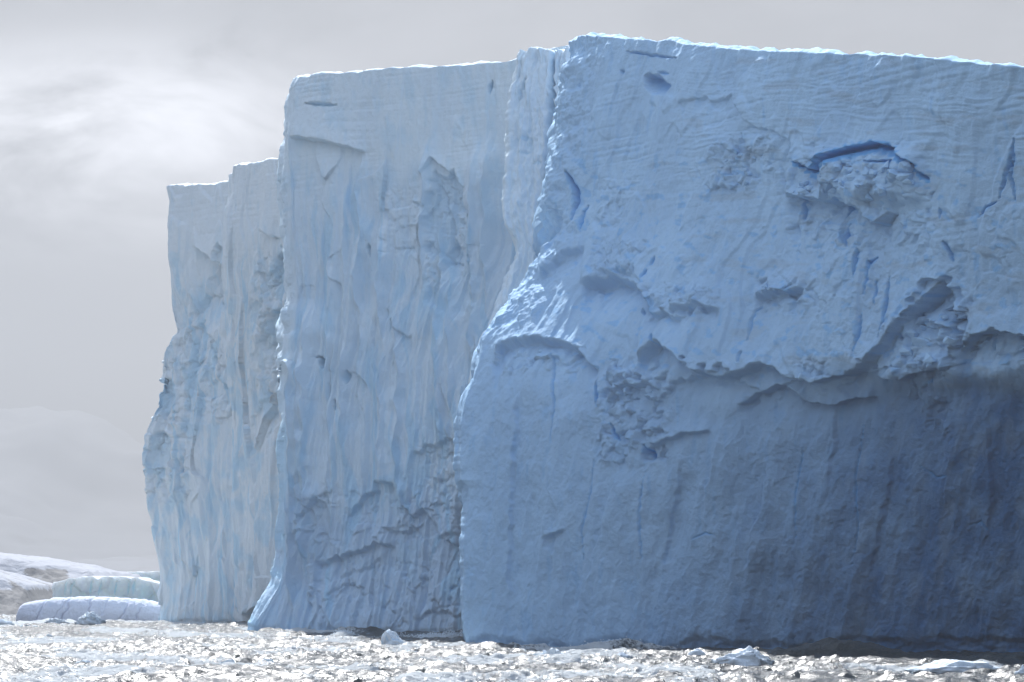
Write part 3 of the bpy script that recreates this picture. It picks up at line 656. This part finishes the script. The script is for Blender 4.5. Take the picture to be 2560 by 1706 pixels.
# ------------------------------------------------------------------ low rounded berg
M_SNOW = ice_material('packed_snow', snow=(.70, .75, .88), deep=(.58, .65, .82), blue=(.45, .6, .85), bump=.6)
def low_berg(name, top, D, depth, grooves, label, cat, nu=260, nv=110):
    tx, ty = np.array(top, float).T
    u = np.linspace(tx[0], tx[-1], nu); H = CAM_H + (HOR - np.interp(u, tx, ty)) / F_PX * D
    H = np.maximum(H, .02)
    a = np.linspace(-.12, 1.1, nv)[:, None] * math.pi
    env = (np.clip((u - tx[0]) / 60., 0, 1) * np.clip((tx[-1] + 30 - u) / 60., 0, 1)) ** .45
    X = np.broadcast_to((u - CX) / F_PX * D, (nv, nu)).copy()
    c, s_ = np.cos(a), np.sin(a)
    rr = depth * (.35 + .65 * env)
    Yw = D - np.sign(c) * np.abs(c) ** .5 * rr
    Zw = np.sign(s_) * np.abs(s_) ** .8 * H
    px = np.broadcast_to(u, X.shape); py = HOR - (Zw - CAM_H) / D * F_PX
    d = .12 * fbm(X / 4., Zw / 3. + a, 3, 33) + .05 * fbm(X / .5, Zw / .5 + 3 * a, 3, 34)
    for gx, gd, gw in grooves:
        k = px + (py - 1500) * (.35 + .5 * ((gx * 7) % 10) / 10) - gx + 7 * gn(py / 14., px / 50., int(gx))
        d = d - gd * np.exp(-np.abs(k) / (gw * .6)) + gd * .35 * np.exp(-np.maximum(-k, 0) / 3. - np.maximum(k, 0) / 22.)
    nrm = np.stack([np.zeros_like(X), -c + 0 * X, s_ + 0 * X], -1)
    V = np.stack([X, Yw, Zw], -1) + nrm * d[..., None]
    o0 = (float(X.mean()), D, 0)
    me = grid_mesh(name, V, {k: np.zeros(X.shape) for k in ('blue', 'grey', 'deep')}, o0)
    o = link(name, me, None, M_SNOW, o0)
    return tag(o, label, cat)
low_berg('rounded_iceberg', [(44, 1552), (47, 1530), (54, 1516), (66, 1508), (90, 1502), (125, 1497), (180, 1493), (205, 1494), (235, 1492), (243, 1495), (275, 1494), (300, 1497), (320, 1497), (345, 1501), (360, 1500), (385, 1506), (425, 1512)],
         425, 4.5, [(126, .6, 4), (172, .35, 3), (186, .7, 4.5), (240, .55, 4), (282, .3, 4), (330, .5, 4), (352, .25, 3), (372, .5, 4)],
         'low rounded snow-covered iceberg with slanting grooves left of the huge cliffs', 'iceberg')

def disp_small(seed):
    def f(S, Z, X, Y, below):
        d = .6 * fbm(S / 5., Z / 9., 4, seed) + .35 * ridged(S / 3.5, Z / 16., 2, seed + 1) + .6 * facets(S / 3.2, Z / 4., seed + 5)[0] + .12 * fbm(S / 1., Z / 1.4, 3, seed + 2)
        blue = .30 * ss(-.1, .5, fbm(S / 6., Z / 9., 3, seed + 3))
        for x in (165, 180, 227, 250, 322, 335, 292):
            c = crack(X, Y, [(x + 3, 1450), (x, 1470), (x - 3, 1490)], 3.2, 2, x); d = d - .6 * c; blue = np.maximum(blue, .5 * c)
        return d, dict(blue=blue)
    return f
M_BLUEICE = ice_material('pale_blue_ice', snow=(.86, .94, .98), deep=(.76, .89, .97), blue=(.60, .83, .96), bump=.3, sss=.5, sscale=3.0, srad=(1., 1.1, 1.25))
def panel_berg(name, label, args, D, kw):
    G, A, _ = cliff(*args, **kw)
    o0 = (float(G[..., 0].mean()), D, 0)
    o = link(name, grid_mesh(name, G, A, o0), None, M_BLUEICE, o0); return tag(o, label, 'iceberg')
panel_berg('scalloped_iceberg', 'pale blue iceberg with scalloped top behind the low rounded iceberg', ([(1400, 139), (1450, 139), (1475, 134), (1545, 137)], 560, 480., 575,
    [(133, 1462), (140, 1452), (150, 1448), (165, 1445), (178, 1447), (190, 1446), (205, 1440), (222, 1438), (234, 1442), (242, 1450), (249, 1442), (262, 1440), (278, 1443), (288, 1448), (294, 1441), (312, 1441), (323, 1449), (332, 1443), (348, 1444), (368, 1452), (383, 1456), (398, 1462), (480, 1470)],
    220, 120, (.3, 1), (.2, 1), disp_small(41)), 560, dict(seed=11, smooth=14, caplen=7., rim=.1))
panel_berg('tabular_iceberg', 'distant flat-topped pale blue iceberg behind the scalloped one', ([(1400, 246), (1545, 244)], 820, 560., 840,
    [(240, 1441), (262, 1435), (285, 1432), (330, 1430), (370, 1429), (420, 1428), (560, 1426)], 160, 80, (.3, 1), (.2, 1), disp_small(43)), 820, dict(seed=12, smooth=10, caplen=7., rim=.1))

# ------------------------------------------------------------------ shore and mountains
M_HILL, t, b = principled('snow_and_rock')
g = N(t, 'ShaderNodeNewGeometry').outputs['Position']
rk = N(t, 'ShaderNodeAttribute', attribute_name='rock').outputs['Fac']
rn = noise(t, g, .22, 7, .7)
rm = maprange(t, mathn(t, 'ADD', rk, mathn(t, 'MULTIPLY', mathn(t, 'SUBTRACT', rn, .5), 2.0)), .42, .62, 0, 1)
rc = mixc(t, noise(t, g, .9, 5, .6), (.13, .13, .135), (.34, .335, .335))
L(t, mixc(t, rm, (.44, .46, .51), rc), b.inputs['Base Color'])
b.inputs['Roughness'].default_value = .8; b.inputs['Specular IOR Level'].default_value = .1
bp = N(t, 'ShaderNodeBump'); bp.inputs['Strength'].default_value = .6; bp.inputs['Distance'].default_value = 1.0
L(t, noise(t, g, .7, 6, .65), bp.inputs['Height']); L(t, bp.outputs[0], b.inputs['Normal'])
def hill(name, crest, D, run, back, seed, rockf, nu=200, nv=110, label=None):
    cx_, cy_ = np.array(crest, float).T
    u = np.linspace(cx_[0], cx_[-1], nu)
    v = np.linspace(0, 1, nv)[:, None]
    Dd = D + run * v * np.ones((1, nu)) + back * np.maximum(v - .6, 0) * 2.5
    X = (u - CX) / F_PX * D * np.ones((nv, 1))
    Hc = CAM_H + (HOR - np.interp(u, cx_, cy_)) / F_PX * (D + .6 * run)
    prof = ss(0, .6, v) * .75 + .25 * np.clip(v / .6, 0, 1)
    Z = Hc * prof - .6 * (1 - v) ** 6 - np.maximum(v - .6, 0) ** 2 * .3 * Hc
    amp = .16 * np.maximum(Hc, 1)
    Z = Z + amp * (1 - .6 * ss(.45, .6, v)) * ss(0, .12, v) * (fbm(X / 14., Dd / 12., 5, seed) + .5 * ridged(X / 6., Dd / 8., 3, seed + 1) - .3)
    px = CX + F_PX * X / Dd; py = HOR - (Z - CAM_H) / Dd * F_PX
    me = grid_mesh(name, np.stack([X, Dd, Z], -1), dict(rock=rockf(px, py, v * np.ones((1, nu)))))
    o = link(name, me, None, M_HILL); return tag(o, label, kind='structure')
hill('hill', [(-700, 1330), (-400, 1360), (-200, 1405), (-60, 1440), (0, 1456), (18, 1462), (34, 1488), (52, 1512), (66, 1532), (80, 1546)], 545, 40, 30, 61,
     lambda px, py, v: np.clip(.35 + .65 * ss(1466, 1488, py) + .9 * ss(1532, 1540, py), 0, 1), label='snowy rock spur at the left edge of the shore')
hill('hill', [(-900, 1290), (-400, 1350), (-150, 1378), (0, 1398), (40, 1404), (80, 1414), (120, 1421), (134, 1424), (140, 1430), (152, 1425), (160, 1431), (172, 1440), (200, 1446), (260, 1452), (420, 1462)], 640, 70, 60, 67,
     lambda px, py, v: np.clip(.22 + .8 * ss(1440, 1456, py) * (1 - .2 * ss(1500, 1520, py)) + .5 * box(px, py, 60, 170, 1422, 1445, 6), 0, 1), label='snow slope with a bare scree foot behind the rock spur')
# far snow mountain
ym = np.concatenate([np.linspace(2600, 8900, 240), np.linspace(8960, 9700, 12)]); xm = np.linspace(-4200, 1700, 280)
XM, YM = np.meshgrid(xm, ym)
ZM = 26 * ss(2600, 3400, YM) + (110 * ss(3600, 7300, YM) + 430 * ss(6600, 8900, YM + 900 * fbm(XM / 1500., YM / 1900., 4, 81))) * (.85 + .15 * fbm(XM / 1000. + 3, YM / 3500., 2, 82))
ZM = ZM * (.80 + .42 * ss(-900, -1900, XM) + .10 * fbm(XM / 300., XM * 0, 3, 87))
ZM = ZM + (40 * fbm(XM / 420., YM / 600., 5, 83) + 16 * spall(fbm(XM / 420., YM / 300., 3, 84), 4)) * ss(3400, 5200, YM) - 4
RM = .45 * ss(.26, .42, fbm(XM / 260., YM / 160., 4, 86)) * ss(3600, 4600, YM)
mtn = link('mountain', grid_mesh('mountain', np.stack([XM, YM, ZM], -1), dict(rock=RM)), None, M_HILL)
tag(mtn, 'faint snow mountain dissolving into the mist on the left', kind='structure')

# ------------------------------------------------------------------ floating ice
def ice_lump(name, px, base, w, h, seed, label, peak=.5, rag=.35, depth=.7, mat=None, n=(44, 72), group=None, blue=.0, flat=.55):
    D = F_PX * CAM_H / (base - HOR); k = D / F_PX; hw, hh = w * k / 2, h * k
    th = np.linspace(0, math.pi, n[0])[:, None]; ph = np.linspace(0, 2 * math.pi, n[1], endpoint=False)[None, :]
    x = np.sin(th) * np.cos(ph); y = np.sin(th) * np.sin(ph); z = np.cos(th) + 0 * ph
    sgn = lambda v, p: np.sign(v) * np.abs(v) ** p
    off = seed * 7.7
    o1, _ = facets((x + 1) * 2.2 + off, (z + y) * 1.9 + 3, seed)
    r = 1 + rag * (.7 * fbm(x * 1.7 + off, (y + z) * 1.7, 4, seed) + .45 * o1 + .25 * fbm(x * 6 + off, (z + y) * 5, 3, seed + 5))
    X = sgn(x, .85) * r * hw; Y = sgn(y, .85) * r * hw * depth
    tent = np.clip(1 - np.abs(x * .5 + .5 - peak) * 1.25, .12, 1)
    Z = np.where(z > 0, np.abs(z) ** flat * hh * tent * (r ** 1.3) , z * .5 * hh) 
    V = np.stack([X, Y, Z], -1)
    fx, fy = np.meshgrid(np.linspace(-1, 1, 9) * hw * .8 + (px - CX) * k, np.linspace(-1.6, .8, 9) * hw * depth + D)
    zz = float(np.percentile(sea_h(fx, fy), 70)) - .06 * hh                             # rides on the chop it displaces
    me = grid_mesh(name, V, dict(blue=np.full(x.shape, blue) * ss(.0, .6, fbm(x * 3 + off, z * 3, 3, seed)), grey=0 * z, deep=0 * z), flip=True, close=True)
    o = link(name, me, None, mat or M_FLOE, ((px - CX) * k, D, zz))
    return tag(o, label, 'ice chunk', group)
M_FLOE = ice_material('floe_ice', snow=(.80, .88, .95), deep=(.62, .78, .92), blue=(.32, .62, .88), bump=.5)
FLOES = [
    (985, 1632, 62, 42, 'small blue ice chunk with a sharp tip at its left end, below the middle wall', dict(peak=.25, rag=.3, blue=.6, flat=.9)),
    (1028, 1638, 62, 16, 'low white ice slab touching the sharp-tipped blue chunk', dict(rag=.5)),
    (1378, 1654, 96, 26, 'jagged frosty ice slab below the front corner of the cliffs', dict(rag=.7)),
    (1556, 1656, 52, 12, 'flat ice pan between the jagged slab and the domed chunk', dict(rag=.4)),
    (1742, 1650, 44, 17, 'small smooth dome of ice left of the large mound at the shadow edge', dict(rag=.15)),
    (1850, 1660, 150, 36, 'largest white ice mound at the left end of the dark shadowed water', dict(peak=.6, rag=.35)),
    (2410, 1690, 260, 34, 'wide low sheet of crushed ice at the lower right corner', dict(rag=.35, peak=.45)),
    (2556, 1694, 40, 28, 'ice lump cut by the right edge of the picture', dict(rag=.4)),
    (226, 1566, 62, 24, 'white crumbly ice lump in front of the low rounded iceberg', dict(rag=.55)),
    (70, 1570, 78, 15, 'broad slush-covered ice pan left of the crumbly lump', dict(rag=.5)),
    (8, 1567, 50, 12, 'ice pan cut by the left edge below the shore', dict(rag=.5)),
    (140, 1566, 56, 10, 'thin ice pan between the broad pan and the crumbly lump', dict(rag=.5)),
    (122, 1594, 20, 7, 'tiny isolated ice bit in the glitter below the rounded iceberg', dict(rag=.4)),
    (508, 1658, 30, 12, 'small grey ice chunk left of the long low bar of ice', dict(rag=.5)),
    (566, 1652, 52, 14, 'long low bar of ice below the far end wall', dict(rag=.5, peak=.7)),
    (408, 1664, 58, 11, 'flat grey ice pan left of the small grey chunk', dict(rag=.4)),
    (357, 1660, 13, 14, 'tiny upright spike of ice beside the flat grey pan', dict(rag=.3, flat=.9)),
    (262, 1652, 40, 9, 'small ice pan right of the faint pan in the lower left', dict(rag=.5)),
    (210, 1658, 54, 10, 'faint ice pan in the lower left slush', dict(rag=.5)),
    (22, 1650, 24, 8, 'little ice bit near the left edge in the lower left', dict(rag=.5)),
    (668, 1654, 46, 10, 'slushy ice pan right of the long low bar', dict(rag=.6)),
]
for k, (px, base, w, h, lab, kw) in enumerate(FLOES):
    ice_lump('ice_chunk', px, base, w, h, 40 + k, lab, group='ice pieces floating in front of the icebergs', **kw)

# ------------------------------------------------------------------ spray
def spray(name, spots, label, seed):
    rs = np.random.RandomState(seed); pts = []
    for px, D, wid, hgt, n in spots:
        x = (px - CX) / F_PX * D + rs.randn(n) * wid
        zc = np.abs(rs.randn(n)) * hgt * (.4 + .6 * np.abs(np.sin(x * 2.1 + seed)))
        yv = D + rs.randn(n) * .8
        pts.append(np.stack([x, yv, sea_h(x, yv) + zc], -1))
    p = np.concatenate(pts); n = len(p); r = .018 + .05 * rs.rand(n) ** 3
    oc = np.array([(1, 0, 0), (-1, 0, 0), (0, 1, 0), (0, -1, 0), (0, 0, 1), (0, 0, -1)], float)
    fc = np.array([(0, 2, 4), (2, 1, 4), (1, 3, 4), (3, 0, 4), (2, 0, 5), (1, 2, 5), (3, 1, 5), (0, 3, 5)])
    v = (p[:, None] + oc[None] * r[:, None, None]).reshape(-1, 3); f = (fc[None] + 6 * np.arange(n)[:, None, None]).reshape(-1, 3)
    me = bpy.data.meshes.new(name); me.from_pydata(v.tolist(), [], f.tolist())
    return tag(link(name, me, None, M_FLOE), label, kind='stuff')
spray('sea_spray', [(1075, 277, 1.1, .22, 900), (1125, 275, .9, .38, 1100), (1000, 279, 1.2, .12, 400), (860, 268, .8, .12, 500), (640, 325, 2.2, .25, 500), (1560, 224, 2.6, .10, 700)],
      'white droplets of breaking waves along the foot of the cliffs', 5)

# ------------------------------------------------------------------ mist
hz = bpy.data.meshes.new('haze')
x0, x1, y0, y1, z0, z1 = -9900, 9900, -500, 9900, -6, 820
hz.from_pydata([(x0, y0, z0), (x1, y0, z0), (x1, y1, z0), (x0, y1, z0), (x0, y0, z1), (x1, y0, z1), (x1, y1, z1), (x0, y1, z1)], [],
               [(3, 2, 1, 0), (4, 5, 6, 7), (0, 1, 5, 4), (1, 2, 6, 5), (2, 3, 7, 6), (3, 0, 4, 7)])
M_HAZE = bpy.data.materials.new('mist'); M_HAZE.use_nodes = True; ht = M_HAZE.node_tree
for n_ in list(ht.nodes):
    if n_.type != 'OUTPUT_MATERIAL': ht.nodes.remove(n_)
pv = N(ht, 'ShaderNodeVolumePrincipled')
pv.inputs['Color'].default_value = (.51, .525, .55, 1); pv.inputs['Density'].default_value = 0.00033; pv.inputs['Anisotropy'].default_value = .25
L(ht, pv.outputs[0], ht.nodes['Material Output'].inputs['Volume'])
tag(link('haze', hz, None, M_HAZE), 'pale sea mist', kind='stuff')
